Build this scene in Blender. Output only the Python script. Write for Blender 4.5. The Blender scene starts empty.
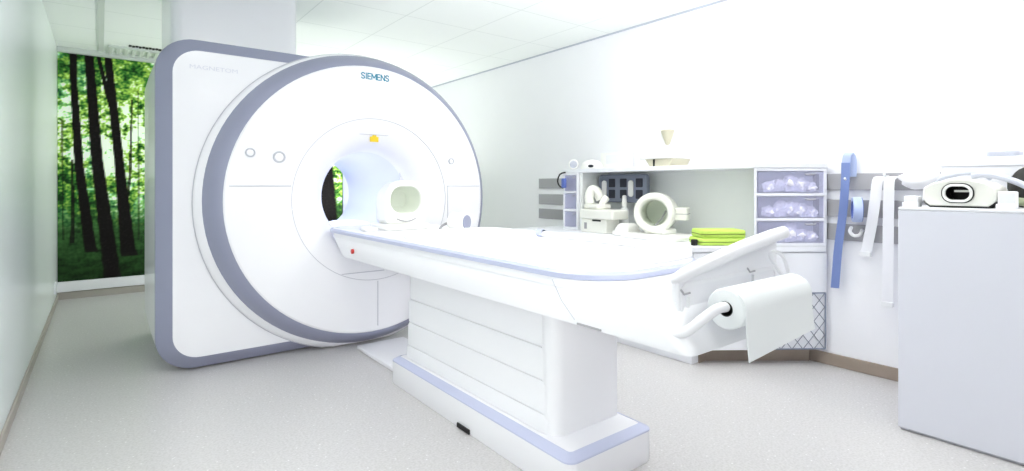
import bpy, bmesh, math, random
from mathutils import Vector, Matrix, noise
random.seed(7)
PI = math.pi
S = 1.2                                   # metres per working unit (working unit = eye height)
SC = bpy.context.scene
COL = SC.collection

# ------------------------------------------------------------------ camera
YAW = math.radians(38.0)
F = 526.0
HX, HY = 512.0, 186.0
FWD = Vector((math.sin(YAW), math.cos(YAW), 0)); RGT = Vector((math.cos(YAW), -math.sin(YAW), 0))
cam = bpy.data.cameras.new('camera'); cam_o = bpy.data.objects.new('camera', cam); COL.objects.link(cam_o)
cam_o.location = (0, 0, S); cam_o.rotation_euler = (PI/2, 0, -YAW)
cam.sensor_width = 36; cam.lens = 36*F/1024; cam.shift_y = -(235.5-HY)/1024; cam.clip_start = .02
SC.camera = cam_o

def ray(px, py):
    return FWD + RGT*((px-HX)/F) + Vector((0, 0, (HY-py)/F))
def at_y(px, py, Y):
    r = ray(px, py); k = Y/r.y; return Vector((r.x*k, Y, 1+r.z*k))
def at_x(px, py, X):
    r = ray(px, py); k = X/r.x; return Vector((X, r.y*k, 1+r.z*k))

# ------------------------------------------------------------------ materials
def lin(c):
    c = c/255.0
    return c/12.92 if c <= .04045 else ((c+.055)/1.055)**2.4
def rgb(r, g, b): return (lin(r), lin(g), lin(b), 1)

def mat(name, col, rough=.5, coat=0, metal=0, emit=None, strength=0, bump=0, bscale=200, var=0, vscale=6, spec=.5):
    m = bpy.data.materials.new(name); m.use_nodes = True
    nt = m.node_tree; b = nt.nodes['Principled BSDF']
    c = rgb(*col)
    b.inputs['Base Color'].default_value = c
    b.inputs['Roughness'].default_value = rough
    b.inputs['Metallic'].default_value = metal
    b.inputs['Coat Weight'].default_value = coat
    b.inputs['Coat Roughness'].default_value = .08
    b.inputs['Specular IOR Level'].default_value = spec
    if emit:
        b.inputs['Emission Color'].default_value = rgb(*emit); b.inputs['Emission Strength'].default_value = strength
    tc = nt.nodes.new('ShaderNodeTexCoord')
    if var or True:
        n = nt.nodes.new('ShaderNodeTexNoise'); n.inputs['Scale'].default_value = vscale; n.inputs['Detail'].default_value = 3
        nt.links.new(tc.outputs['Object'], n.inputs['Vector'])
        mx = nt.nodes.new('ShaderNodeMix'); mx.data_type = 'RGBA'
        v = max(var, .01)
        mx.inputs[6].default_value = tuple(x*(1-v) for x in c[:3])+(1,)
        mx.inputs[7].default_value = tuple(min(1, x*(1+v)) for x in c[:3])+(1,)
        nt.links.new(n.outputs['Fac'], mx.inputs[0]); nt.links.new(mx.outputs[2], b.inputs['Base Color'])
    if bump:
        n2 = nt.nodes.new('ShaderNodeTexNoise'); n2.inputs['Scale'].default_value = bscale; n2.inputs['Detail'].default_value = 4
        nt.links.new(tc.outputs['Object'], n2.inputs['Vector'])
        bp = nt.nodes.new('ShaderNodeBump'); bp.inputs['Strength'].default_value = bump; bp.inputs['Distance'].default_value = .004
        nt.links.new(n2.outputs['Fac'], bp.inputs['Height']); nt.links.new(bp.outputs['Normal'], b.inputs['Normal'])
    return m

M = {}
M['white'] = mat('white_gloss_plastic', (240, 240, 244), .28, .3)
M['satin'] = mat('white_satin_plastic', (240, 240, 243), .45, 0, spec=.3)
M['bore'] = mat('bore_liner_plastic', (226, 229, 248), .35, .2)  # bluish tint of the bore lighting put into the liner colour
M['trim'] = mat('lavender_grey_trim', (147, 150, 172), .38, .2)
M['pale_trim'] = mat('pale_lavender_trim', (190, 195, 220), .35, .2)
M['seam'] = mat('seam_shadow_grey', (196, 196, 204), .6)
M['wall'] = mat('white_wall_paint', (243, 243, 247), .6, spec=.2, bump=.05)
M['wall_left'] = mat('pale_grey_gloss_paint', (236, 243, 242), .3, spec=.5, var=.02, vscale=1.2)
M['cab'] = mat('white_laminate', (238, 239, 244), .4, spec=.35)
M['cab_grey'] = mat('cool_white_laminate', (224, 225, 235), .4, spec=.35)
M['inner'] = mat('pale_grey_laminate', (240, 242, 240), .55, spec=.3)
M['rail'] = mat('grey_board', (165, 164, 168), .5)
M['kick'] = mat('brown_wood_skirting', (150, 136, 124), .5, var=.15, vscale=9)
M['skirt'] = mat('grey_beige_skirting', (176, 170, 162), .5, var=.04)
M['slate'] = mat('slate_grey_padding', (122, 129, 146), .55, bump=.1)
M['slate_d'] = mat('dark_slate_recess', (40, 43, 56), .6)
M['black'] = mat('black_rubber', (14, 13, 14), .6)
M['dark'] = mat('dark_cloth', (46, 46, 44), .8, bump=.3, bscale=90)
M['coil'] = mat('ivory_coil_plastic', (236, 236, 228), .4, .1)
M['coil_w'] = mat('white_coil_plastic', (243, 243, 240), .4, .1)
M['beige'] = mat('beige_foam', (206, 202, 180), .7)
M['lining'] = mat('pale_green_grey_lining', (222, 227, 216), .5)
M['green'] = mat('lime_green_cloth', (192, 222, 98), .7, bump=.2, bscale=60)
M['green_d'] = mat('dark_green_piping', (60, 84, 20), .7)
M['blue'] = mat('blue_webbing', (112, 130, 182), .75, bump=.25, bscale=300)
M['blue_l'] = mat('pale_blue_tape', (176, 190, 226), .5)
M['blue_d'] = mat('deep_blue_plastic', (84, 104, 176), .45)
M['webbing'] = mat('white_webbing', (238, 238, 242), .75, bump=.2, bscale=300)
M['cloth'] = mat('white_cloth', (246, 246, 248), .8, bump=.15, bscale=40)
M['paper'] = mat('white_crepe_paper', (240, 243, 244), .75, bump=.06, bscale=120)
M['cable'] = mat('lavender_grey_cable', (190, 193, 206), .45)
M['red'] = mat('red_button', (205, 40, 30), .35)
M['yellow'] = mat('yellow_label', (228, 196, 30), .5)
M['teal'] = mat('teal_lettering', (40, 140, 172), .5)
M['faint'] = mat('faint_grey_lettering', (218, 219, 229), .5)
M['knob'] = mat('grey_button_ring', (196, 197, 206), .4)
M['metal'] = mat('grey_metal', (150, 152, 156), .35, metal=.7)
M['olive'] = mat('olive_green_tube', (150, 158, 128), .5)
M['vent'] = mat('white_vent_metal', (214, 220, 216), .5)
M['net'] = mat('grey_net_wire', (120, 124, 138), .5)
M['light'] = mat('lit_diffuser', (255, 255, 255), .5, emit=(255, 253, 250), strength=12.0)
M['bore_light'] = mat('lit_bore_strip', (255, 255, 255), .5, emit=(232, 235, 255), strength=10.0)
M['frame'] = mat('white_lamp_frame', (232, 233, 235), .4)
M['bag'] = mat('white_plastic_bag', (246, 244, 250), .6, bump=.3, bscale=30)

def purple_clear():
    m = bpy.data.materials.new('purple_translucent_plastic'); m.use_nodes = True
    nt = m.node_tree; b = nt.nodes['Principled BSDF']
    b.inputs['Base Color'].default_value = rgb(226, 227, 248); b.inputs['Roughness'].default_value = .25
    t = nt.nodes.new('ShaderNodeBsdfTransparent'); t.inputs['Color'].default_value = rgb(248, 248, 254)
    mx = nt.nodes.new('ShaderNodeMixShader'); 
    n = nt.nodes.new('ShaderNodeTexNoise'); n.inputs['Scale'].default_value = 8
    mr = nt.nodes.new('ShaderNodeMapRange'); mr.inputs[3].default_value = .74; mr.inputs[4].default_value = .84
    nt.links.new(n.outputs['Fac'], mr.inputs[0]); nt.links.new(mr.outputs[0], mx.inputs[0])
    nt.links.new(b.outputs[0], mx.inputs[1]); nt.links.new(t.outputs[0], mx.inputs[2])
    nt.links.new(mx.outputs[0], nt.nodes['Material Output'].inputs[0])
    return m
M['purple'] = purple_clear()

def floor_mat():
    m = mat('speckled_grey_vinyl', (206, 204, 203), .33, spec=.4)
    nt = m.node_tree; b = nt.nodes['Principled BSDF']
    tc = nt.nodes.new('ShaderNodeTexCoord')
    n = nt.nodes.new('ShaderNodeTexNoise'); n.inputs['Scale'].default_value = 95; n.inputs['Detail'].default_value = 5
    cr = nt.nodes.new('ShaderNodeValToRGB')
    cr.color_ramp.elements[0].position = .34; cr.color_ramp.elements[0].color = rgb(191, 189, 188)
    cr.color_ramp.elements[1].position = .62; cr.color_ramp.elements[1].color = rgb(205, 203, 203)
    v = nt.nodes.new('ShaderNodeTexVoronoi'); v.inputs['Scale'].default_value = 26
    mr = nt.nodes.new('ShaderNodeMapRange'); mr.inputs[1].default_value = .07; mr.inputs[2].default_value = .12
    mr.inputs[3].default_value = .8; mr.inputs[4].default_value = 0
    mx = nt.nodes.new('ShaderNodeMix'); mx.data_type = 'RGBA'; mx.inputs[7].default_value = rgb(236, 236, 236)
    for t in (n, v): nt.links.new(tc.outputs['Object'], t.inputs['Vector'])
    nt.links.new(n.outputs['Fac'], cr.inputs[0]); nt.links.new(v.outputs['Distance'], mr.inputs[0])
    nt.links.new(mr.outputs[0], mx.inputs[0]); nt.links.new(cr.outputs[0], mx.inputs[6])
    nt.links.new(mx.outputs[2], b.inputs['Base Color'])
    return m
M['floor'] = floor_mat()

def ceiling_mat():
    m = mat('ceiling_tiles', (226, 232, 229), .8, spec=.1)
    nt = m.node_tree; b = nt.nodes['Principled BSDF']
    tc = nt.nodes.new('ShaderNodeTexCoord'); sp = nt.nodes.new('ShaderNodeSeparateXYZ')
    nt.links.new(tc.outputs['Object'], sp.inputs[0])
    def line(out, pitch, off):
        a = nt.nodes.new('ShaderNodeMath'); a.operation = 'SUBTRACT'; a.inputs[1].default_value = off
        p = nt.nodes.new('ShaderNodeMath'); p.operation = 'PINGPONG'; p.inputs[1].default_value = pitch/2
        l = nt.nodes.new('ShaderNodeMath'); l.operation = 'LESS_THAN'; l.inputs[1].default_value = .005
        nt.links.new(out, a.inputs[0]); nt.links.new(a.outputs[0], p.inputs[0]); nt.links.new(p.outputs[0], l.inputs[0])
        return l.outputs[0]
    x = line(sp.outputs[0], .575*S, 0.0); y = line(sp.outputs[1], .6*S, 4.64*S)
    mxm = nt.nodes.new('ShaderNodeMath'); mxm.operation = 'MAXIMUM'
    nt.links.new(x, mxm.inputs[0]); nt.links.new(y, mxm.inputs[1])
    mx = nt.nodes.new('ShaderNodeMix'); mx.data_type = 'RGBA'
    mx.inputs[6].default_value = rgb(242, 246, 244); mx.inputs[7].default_value = rgb(224, 229, 227)
    nt.links.new(mxm.outputs[0], mx.inputs[0]); nt.links.new(mx.outputs[2], b.inputs['Base Color'])
    return m
M['ceiling'] = ceiling_mat()

def attr_mat():
    m = bpy.data.materials.new('glowing_forest_print'); m.use_nodes = True
    nt = m.node_tree; b = nt.nodes['Principled BSDF']; b.inputs['Roughness'].default_value = .6; b.inputs['Specular IOR Level'].default_value = .1
    a = nt.nodes.new('ShaderNodeAttribute'); a.attribute_name = 'print'
    nt.links.new(a.outputs['Color'], b.inputs['Base Color'])
    nt.links.new(a.outputs['Color'], b.inputs['Emission Color']); b.inputs['Emission Strength'].default_value = .35  # print glows faintly, light added to make up for a dim wall
    return m
M['print'] = attr_mat()

# ------------------------------------------------------------------ mesh builder
def rrect(a0, a1, b0, b1, r, n=8):
    """rounded rectangle, counter-clockwise 2-D loop"""
    r = max(1e-4, min(r, (a1-a0)/2-1e-4, (b1-b0)/2-1e-4)); out = []
    for (ca, cb, t0) in ((a1-r, b0+r, -PI/2), (a1-r, b1-r, 0), (a0+r, b1-r, PI/2), (a0+r, b0+r, PI)):
        for i in range(n+1):
            t = t0+PI/2*i/n; out.append((ca+r*math.cos(t), cb+r*math.sin(t)))
    return out
def circ(ca, cb, r, n=64, rb=None):
    rb = r if rb is None else rb
    return [(ca+r*math.cos(2*PI*i/n), cb+rb*math.sin(2*PI*i/n)) for i in range(n)]
XZ = lambda a, b, t: (a, t, b)             # 2-D loop in X-Z, swept along Y
YZ = lambda a, b, t: (t, a, b)
XY = lambda a, b, t: (a, b, t)

class MB:
    def __init__(s): s.bm = bmesh.new()
    def loft(s, loops, cap0=True, cap1=True, closed=True):
        rows = [[s.bm.verts.new(p) for p in L] for L in loops]; n = len(rows[0])
        for A, B in zip(rows, rows[1:]):
            for i in range(n if closed else n-1):
                j = (i+1) % n
                s.bm.faces.new((A[i], A[j], B[j], B[i]))
        if cap0: s.bm.faces.new(rows[0][::-1])
        if cap1: s.bm.faces.new(rows[-1])
        return s
    def prism(s, loop, fn, t0, t1):
        return s.loft([[fn(a, b, t0) for a, b in loop], [fn(a, b, t1) for a, b in loop]])
    def plate(s, outer, inner, fn, t):
        vo = [s.bm.verts.new(fn(a, b, t)) for a, b in outer]; vi = [s.bm.verts.new(fn(a, b, t)) for a, b in inner]
        ed = [s.bm.edges.new((v[i], v[(i+1) % len(v)])) for v in (vo, vi) for i in range(len(v))]
        bmesh.ops.triangle_fill(s.bm, use_beauty=True, use_dissolve=False, edges=ed)
        return s
    def ring(s, outer, inner, fn, t0, t1):
        s.plate(outer, inner, fn, t0); s.plate(outer, inner, fn, t1)
        s.loft([[fn(a, b, t0) for a, b in outer], [fn(a, b, t1) for a, b in outer]], False, False)
        s.loft([[fn(a, b, t0) for a, b in inner], [fn(a, b, t1) for a, b in inner]], False, False)
        bmesh.ops.remove_doubles(s.bm, verts=s.bm.verts, dist=1e-5)
        return s
    def box(s, x0, x1, y0, y1, z0, z1, r=0, n=4):
        """box with rounded vertical edges"""
        if r: return s.prism(rrect(x0, x1, y0, y1, r, n), XY, z0, z1)
        return s.prism([(x0, y0), (x1, y0), (x1, y1), (x0, y1)], XY, z0, z1)
    def slab(s, loop_fn, z0, z1, e):
        """soft-edged slab: loop_fn(inset) gives the plan outline"""
        L = []
        for k in range(5):
            t = PI/2*k/4; L.append([(a, b, z0+e-e*math.cos(t)) for a, b in loop_fn(e-e*math.sin(t))])
        for k in range(5):
            t = PI/2*k/4; L.append([(a, b, z1-e+e*math.sin(t)) for a, b in loop_fn(e-e*math.cos(t))])
        return s.loft(L)
    def softbox(s, x0, x1, y0, y1, z0, z1, r, e, n=5):
        return s.slab(lambda i: rrect(x0+i, x1-i, y0+i, y1-i, max(r-i, .002), n), z0, z1, e)
    def lathe(s, prof, c, axis, n=48, cap0=False, cap1=False):
        ax = Vector(axis).normalized(); h = Vector((0, 0, 1)) if abs(ax.z) < .9 else Vector((1, 0, 0))
        e1 = ax.cross(h).normalized(); e2 = ax.cross(e1); c = Vector(c)
        return s.loft([[c+ax*t+(e1*math.cos(2*PI*i/n)+e2*math.sin(2*PI*i/n))*max(r, 1e-5) for i in range(n)] for r, t in prof], cap0, cap1)
    def cyl(s, p0, p1, r, n=20, r1=None):
        p0 = Vector(p0); p1 = Vector(p1); d = p1-p0
        return s.lathe([(r, 0), (r if r1 is None else r1, d.length)], p0, d, n, True, True)
    def tube(s, pts, r, n=10, rs=None, smooth=0):
        pts = [Vector(p) for p in pts]
        if smooth: pts, rs = spline(pts, smooth), None
        loops = []; T = None; up = None
        for i, p in enumerate(pts):
            t = (pts[min(i+1, len(pts)-1)]-pts[max(i-1, 0)]).normalized()
            if up is None:
                h = Vector((0, 0, 1)) if abs(t.z) < .9 else Vector((1, 0, 0)); up = (h-t*h.dot(t)).normalized()
            else: up = (up-t*up.dot(t)).normalized()
            sd = t.cross(up); rr = rs[i] if rs else r
            loops.append([p+(up*math.cos(2*PI*k/n)+sd*math.sin(2*PI*k/n))*rr for k in range(n)])
        return s.loft(loops)
    def ribbon(s, pts, wdir, w, th, smooth=0):
        pts = [Vector(p) for p in pts]
        if smooth: pts = spline(pts, smooth)
        wd = Vector(wdir).normalized(); loops = []
        for i, p in enumerate(pts):
            t = (pts[min(i+1, len(pts)-1)]-pts[max(i-1, 0)]).normalized(); nn = t.cross(wd).normalized()
            loops.append([p+wd*w/2+nn*th/2, p-wd*w/2+nn*th/2, p-wd*w/2-nn*th/2, p+wd*w/2-nn*th/2])
        return s.loft(loops)
    def lump(s, c, rx, ry, rz, seed=0, amp=.18, n=3, floor=None):
        b2 = bmesh.new(); bmesh.ops.create_icosphere(b2, subdivisions=n, radius=1)
        mp = {}
        for v in b2.verts:
            d = v.co.normalized(); k = 1+amp*noise.noise(d*1.9+Vector((seed*3.1, seed, 0)))+amp*.5*noise.noise(d*4.5+Vector((seed, 7, 0)))
            p = Vector((c[0]+d.x*rx*k, c[1]+d.y*ry*k, c[2]+d.z*rz*k))
            if floor is not None: p.z = max(p.z, floor)
            mp[v.index] = s.bm.verts.new(p)
        for f in b2.faces: s.bm.faces.new([mp[v.index] for v in f.verts])
        b2.free(); return s
    def build(s, name, m, parent=None, bevel=0, ang=32, fix=True):
        bm = s.bm
        if fix:
            bmesh.ops.recalc_face_normals(bm, faces=bm.faces)
        off = Vector((0, 0, 0))
        p = parent
        while p is not None: off += p.location; p = p.parent
        if parent is None:
            lo = [min(v.co[k] for v in bm.verts) for k in range(3)]; hi = [max(v.co[k] for v in bm.verts) for k in range(3)]
            org = Vector(((lo[0]+hi[0])/2, (lo[1]+hi[1])/2, lo[2]))*S
        else: org = Vector((0, 0, 0))
        for v in bm.verts: v.co = v.co*S-off-org
        me = bpy.data.meshes.new(name); bm.to_mesh(me); bm.free()
        for f in me.polygons: f.use_smooth = True
        me.set_sharp_from_angle(angle=math.radians(ang))
        me.materials.append(m)
        o = bpy.data.objects.new(name, me); COL.objects.link(o); o.location = org
        if parent is not None: o.parent = parent
        if bevel:
            md = o.modifiers.new('bevel', 'BEVEL'); md.width = bevel*S; md.segments = 2; md.limit_method = 'ANGLE'; md.angle_limit = math.radians(40)
        return o
def spline(p, k):
    out = []
    for i in range(len(p)-1):
        a, b, c, d = p[max(i-1, 0)], p[i], p[i+1], p[min(i+2, len(p)-1)]
        for j in range(k):
            t = j/k
            out.append(.5*((2*b)+(c-a)*t+(2*a-5*b+4*c-d)*t*t+(3*b-a-3*c+d)*t**3))
    out.append(p[-1]); return out

def thing(name, label, cat, loc, group=None):
    o = bpy.data.objects.new(name, None); COL.objects.link(o); o.location = Vector(loc)*S; o.empty_display_size = .1
    return tag(o, label, cat, group)
def tag(o, label, cat, group=None):
    o['label'] = label; o['category'] = cat
    if group: o['group'] = group
    return o
def struct(o): o['kind'] = 'structure'; return o
def text_mesh(name, body, m, parent, origin, height, width=None, bold=.0):
    """flat raised lettering on a plane facing -Y"""
    cu = bpy.data.curves.new(name, 'FONT'); cu.body = body; cu.size = 1; cu.extrude = .02; cu.offset = bold
    t = bpy.data.objects.new(name, cu); COL.objects.link(t)
    dg = bpy.context.evaluated_depsgraph_get(); me = bpy.data.meshes.new_from_object(t.evaluated_get(dg))
    bpy.data.objects.remove(t); bpy.data.curves.remove(cu)
    xs = [v.co.x for v in me.vertices]; ys = [v.co.y for v in me.vertices]
    kx = (width/(max(xs)-min(xs))) if width else height/(max(ys)-min(ys)); ky = height/(max(ys)-min(ys))
    for v in me.vertices:
        x, y, z = v.co
        w = Vector((origin[0]+(x-min(xs))*kx, origin[1]-z*.05, origin[2]+(y-min(ys))*ky))*S
        v.co = w-parent.location
    me.materials.clear(); me.materials.append(m); me.name = name
    o = bpy.data.objects.new(name, me); COL.objects.link(o); o.parent = parent
    return o

# ================================================================== THE ROOM
XL, XR, YB, YF, H = -.305, 3.22, 6.10, -2.3, 1.0+1.222
T = .08
struct(MB().box(XL-T, XR+T, YF-T, YB+T, -T, 0).build('floor', M['floor']))
c = MB().box(XL-T, XR+T, YF-T, YB+T, H, H+T).build('ceiling', M['ceiling']); struct(c)
for v in c.data.vertices: v.co += c.location
c.location = (0, 0, 0)
struct(MB().box(XL-T, XL, YF, YB, 0, H).build('wall_left', M['wall_left']))
struct(MB().box(XR, XR+T, YF, YB, 0, H).build('wall_right', M['wall']))
struct(MB().box(XL-T, XR+T, YB, YB+T, 0, H).build('wall_back', M['wall']))
struct(MB().box(XL, XL+.012, YF, YB-.02, 0, .05).build('baseboard_left', M['skirt'], bevel=.003))
struct(MB().box(XL, XR, YB-.02, YB, 0, .062).build('baseboard_back', M['skirt'], bevel=.003))
struct(MB().box(XR-.015, XR, .6, YB-.02, 0, .066).build('baseboard_right', M['kick'], bevel=.003))
# trims: light beam along the ceiling, cornice over the mural, white sill below it
struct(MB().box(-.02, .02, .4, YB-.02, H-.012, H).build('trim_1', M['vent'], bevel=.002))
struct(MB().box(XL, XR, YB-.05, YB, H-.045, H).build('trim_2', M['vent'], bevel=.004))
struct(MB().box(XL, XR, YB-.03, YB, .066, .155).build('trim_3', M['wall'], bevel=.004))

struct(MB().box(XR-.012, XR, .4, YB-.05, H-.012, H).build('trim_4', M['cable'], bevel=.002))

# ---- forest mural: a large flat print on the back wall
def forest():
    X0, X1, Z0, Z1 = XL+.005, 2.75, .157, H-.047
    Y = YB-.012; nx, nz = 360, 250
    def P(px, py): q = at_y(px, py, Y); return (q.x, q.z)
    def trunk(pts, ws, tone): return ([P(*p) for p in pts], ws, tone)
    kk = P(101, 150)[0]-P(100, 150)[0]
    tr = [trunk([(73, 50), (74, 87), (79, 165), (90, 246), (92, 252)], [8, 7, 9, 12, 13], 1),
          trunk([(88, 40), (89, 55), (97, 160), (112, 273), (113, 280)], [9, 9, 12, 17, 19], 1),
          trunk([(107, 40), (108, 57), (119, 160), (128, 250), (130, 256)], [8, 8, 10, 16, 18], 1),
          trunk([(96, 45), (98, 55), (107, 92), (112, 110)], [4, 4, 5, 5], 1),
          trunk([(132, 100), (131, 145), (130, 175), (126, 215)], [1.5, 3, 3, 3], .9),
          trunk([(72, 160), (73, 215), (72, 243)], [2, 4, 4], .9),
          trunk([(62, 120), (63, 240)], [1.5, 2], .7), trunk([(138, 90), (139, 240)], [1.5, 2], .6)]
    def free(x, w, lean, tone, zb=.55): return ([(x-lean, Z1), (x, 1.2), (x+lean*.4, zb)], [w*.8/kk, w/kk, w*1.5/kk], tone)
    for a in ((.62, .09, .02, 1), (.83, .05, .04, 1), (1.02, .1, -.02, 1), (1.3, .06, .03, .9), (1.5, .11, .04, 1), (1.72, .05, 0, .9),
              (2.02, .2, .02, 1), (2.36, .11, .03, 1), (2.58, .06, 0, .9)): tr.append(free(*a))
    N = noise.noise; V = Vector
    dk = V((.006, .03, .008)); md = V((.045, .20, .03)); br = V((.42, .66, .10)); sk = V((.86, .96, .80)); tk = V((.006, .005, .005))
    bm = bmesh.new(); lay = bm.verts.layers.float_color.new('print'); rows = []
    for j in range(nz+1):
        z = Z0+(Z1-Z0)*j/nz; row = []
        for i in range(nx+1):
            x = X0+(X1-X0)*i/nx; v = bm.verts.new((x*S, Y*S, z*S)); h = (z-Z0)/(Z1-Z0)
            big = N(V((x*2.0, z*2.0, 1))); mid = N(V((x*6, z*9, 3))); fine = N(V((x*19, z*23, 5))); ff = N(V((x*48, z*55, 9)))
            lf = .5+.45*big+.55*mid+.6*fine+.5*ff
            hi = math.exp(-((h-.64)/.27)**2)
            lf = lf*(.62+.72*hi)+.12*hi
            if x < .0: lf -= .10
            elif h > .42: lf += .10
            if lf < .35: c_ = dk.lerp(md, max(0, lf/.35))
            elif lf < .72: c_ = md.lerp(br, (lf-.35)/.37)
            else: c_ = br.lerp(sk, min(1, (lf-.72)/.2))
            if mid+big > .15 and lf < .8: c_ = c_.lerp(V((c_.x*.55, c_.y*.95, c_.z*2.2+.01)), .6)
            if h < .36:                                # shaded forest floor fading into the undergrowth
                k = min(1, (.36-h)/.14); g = .5+.5*N(V((x*9, z*26, 2)))+.4*ff
                gc = V((.008, .022, .008)).lerp(V((.05, .15, .04)), max(0, min(1, g)))
                gc *= .35+.65*max(0, min(1, (h-.02)/.24+.15*big))
                c_ = c_.lerp(gc, k)
            for pts, ws, tone in tr:
                for q in range(len(pts)-1):
                    (xa, za), (xb, zb) = pts[q], pts[q+1]
                    if zb <= z <= za:
                        t = (za-z)/(za-zb+1e-9); xc = xa+(xb-xa)*t; w = (ws[q]+(ws[q+1]-ws[q])*t)*kk/2
                        w *= 1+.10*N(V((z*14, q, len(ws))))
                        d = abs(x-xc)/w
                        if d < 1.12:
                            k = tone*max(0, min(1, (1.12-d)/.2))
                            c_ = c_.lerp(tk*(1+1.5*max(0, ff)), k)
            v[lay] = (c_.x, c_.y, c_.z, 1); row.append(v)
        rows.append(row)
    for j in range(nz):
        for i in range(nx): bm.faces.new((rows[j][i], rows[j][i+1], rows[j+1][i+1], rows[j+1][i]))
    # board thickness behind the print
    g = bmesh.ops.extrude_edge_only(bm, edges=[e for e in bm.edges if e.is_boundary])
    for e in g['geom']:
        if isinstance(e, bmesh.types.BMVert): e.co.y += .011*S
    bmesh.ops.recalc_face_normals(bm, faces=bm.faces)
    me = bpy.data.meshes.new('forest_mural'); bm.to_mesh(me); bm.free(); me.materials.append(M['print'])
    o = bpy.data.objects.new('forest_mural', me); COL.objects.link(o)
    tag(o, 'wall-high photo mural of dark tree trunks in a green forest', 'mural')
forest()

# ---- ceiling vent beside the mural
t = thing('ceiling_vent', 'white slatted vent with dark perforated edge in ceiling above mural', 'vent', (.3, 5.85, H-.03))
MB().ring(rrect(.05, .62, 5.72, 6.04, .01, 2), rrect(.08, .59, 5.75, 6.01, .006, 2), XY, H-.02, H).build('frame', M['vent'], t)
for k in range(9):
    x = .11+k*.056
    MB().box(x, x+.022, 5.75, 6.01, H-.018, H-.004).build('slat', M['vent'], t)
mb = MB()
for i in range(18):
    for j in range(2):
        x = .2+i*.024; y = 5.63+j*.035+(.012 if i % 2 else 0)
        mb.cyl((x, y, H-.008), (x, y, H-.001), .011, 8)
mb.build('perforation', M['dark'], t)

# ---- ceiling lamps outside the frame: one mirrored in the scanner cover, most others added fill
def lamp(x0, x1, y0, y1, label):
    t = thing('ceiling_light', label, 'ceiling light', ((x0+x1)/2, (y0+y1)/2, H-.03), 'lit ceiling panels')
    MB().ring(rrect(x0, x1, y0, y1, .01, 2), rrect(x0+.03, x1-.03, y0+.03, y1-.03, .005, 2), XY, H-.022, H).build('frame', M['frame'], t)
    MB().box(x0+.03, x1-.03, y0+.03, y1-.03, H-.014, H-.004).build('diffuser', M['light'], t)
lamp(2.38, 3.0, -.75, .4, 'lit ceiling panel above the tall cabinet, mirrored in the scanner cover')
lamp(2.1, 2.7, 1.15, 2.25, 'added unseen fill panel on the ceiling above the foot of the patient table')  # unseen panel added to brighten the right wall
lamp(.3, .85, 1.0, 2.2, 'added unseen fill panel on the ceiling between the left wall and the patient table')  # unseen panel added to light the table side and left floor
lamp(.72, 1.28, 4.9, 5.6, 'added fill panel hidden on the ceiling behind the boxed duct near the mural')  # hidden panel added to light the mural and back area
lamp(-.12, .2, .5, 1.75, 'narrow added unseen fill panel on the ceiling along the left wall')  # unseen strip added to brighten the left side of the table
lamp(.9, 1.5, -1.9, -.8, 'lit ceiling panel furthest from the scanner')

# ================================================================== SCANNER
CX, CZ = 1.332, .918                         # front disc
DX, DZ, DR = 1.355, .917, .505               # seam ring round the funnel
BX, BZ, BR = 1.348, .937, .283               # bore
Y0, YE = 3.12, 4.44
sc = thing('mri_scanner', 'large white scanner with grey-trimmed round front and open bore', 'scanner', (CX, 3.9, 0))
def clampz(loop): return [(a, max(b, .006)) for a, b in loop]
hx0, hx1, hz0, hz1 = .222, 1.66, .008, 1.80
def hout(i, n=10): return rrect(hx0+i, hx1-i, hz0+i, hz1-i, .185-i*.8, n)
mb = MB()
mb.loft([[XZ(a, b, 4.38) for a, b in hout(.05)], [XZ(a, b, 4.25) for a, b in hout(.006)], [XZ(a, b, 3.8) for a, b in hout(0)], [XZ(a, b, 3.334) for a, b in hout(.0)]], False, False)
mb.plate(hout(.05), circ(BX, BZ, .36), XZ, 4.38)
mb.plate(hout(.072), circ(CX, CZ-.02, .80), XZ, 3.265)
bmesh.ops.remove_doubles(mb.bm, verts=mb.bm.verts, dist=1e-5)
mb.build('housing', M['white'], sc)
MB().loft([[XZ(a, b, y) for a, b in hout(i)] for y, i in ((3.336, .0), (3.32, .003), (3.285, .045), (3.268, .066), (3.264, .073))], False, False).build('housing_trim', M['trim'], sc)
# front cover with eccentric hole
mb = MB(); mb.plate(circ(CX, CZ, .812, 96), circ(DX, DZ, DR, 96), XZ, Y0)
mb.loft([[XZ(a, b, y) for a, b in circ(CX, CZ, r, 96)] for r, y in ((.812, Y0), (.82, Y0+.002), (.826, Y0+.008))], False, False)
mb.loft([[XZ(a, b, y) for a, b in circ(DX, DZ, DR, 96)] for y in (Y0, Y0+.006)], False, False)
bmesh.ops.remove_doubles(mb.bm, verts=mb.bm.verts, dist=1e-5)
mb.build('front_cover', M['white'], sc)
def rng(prof): return [[XZ(a, b, y) for a, b in clampz(circ(CX, CZ, r, 96))] for r, y in prof]
MB().loft(rng(((.822, Y0+.009), (.842, Y0+.016), (.872, Y0+.05), (.895, Y0+.085), (.908, Y0+.115))), False, False).build('disc_trim', M['trim'], sc)
def rng2(prof): return [[XZ(a, b, y) for a, b in clampz(circ(CX+dx, CZ+dz, r, 96))] for r, y, dx, dz in prof]
MB().loft(rng2(((.908, Y0+.1155, 0, 0), (.914, Y0+.119, -.006, -.003), (.922, 3.248, -.018, -.008), (.925, 3.257, -.022, -.010), (.925, 3.30, -.022, -.01))), False, False).build('disc_rim', M['white'], sc)
MB().loft(rng2(((.926, 3.2585, -.022, -.01), (.930, 3.259, -.022, -.01), (.930, 3.2645, -.022, -.01))), False, False).build('rim_seam', M['seam'], sc)
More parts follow.
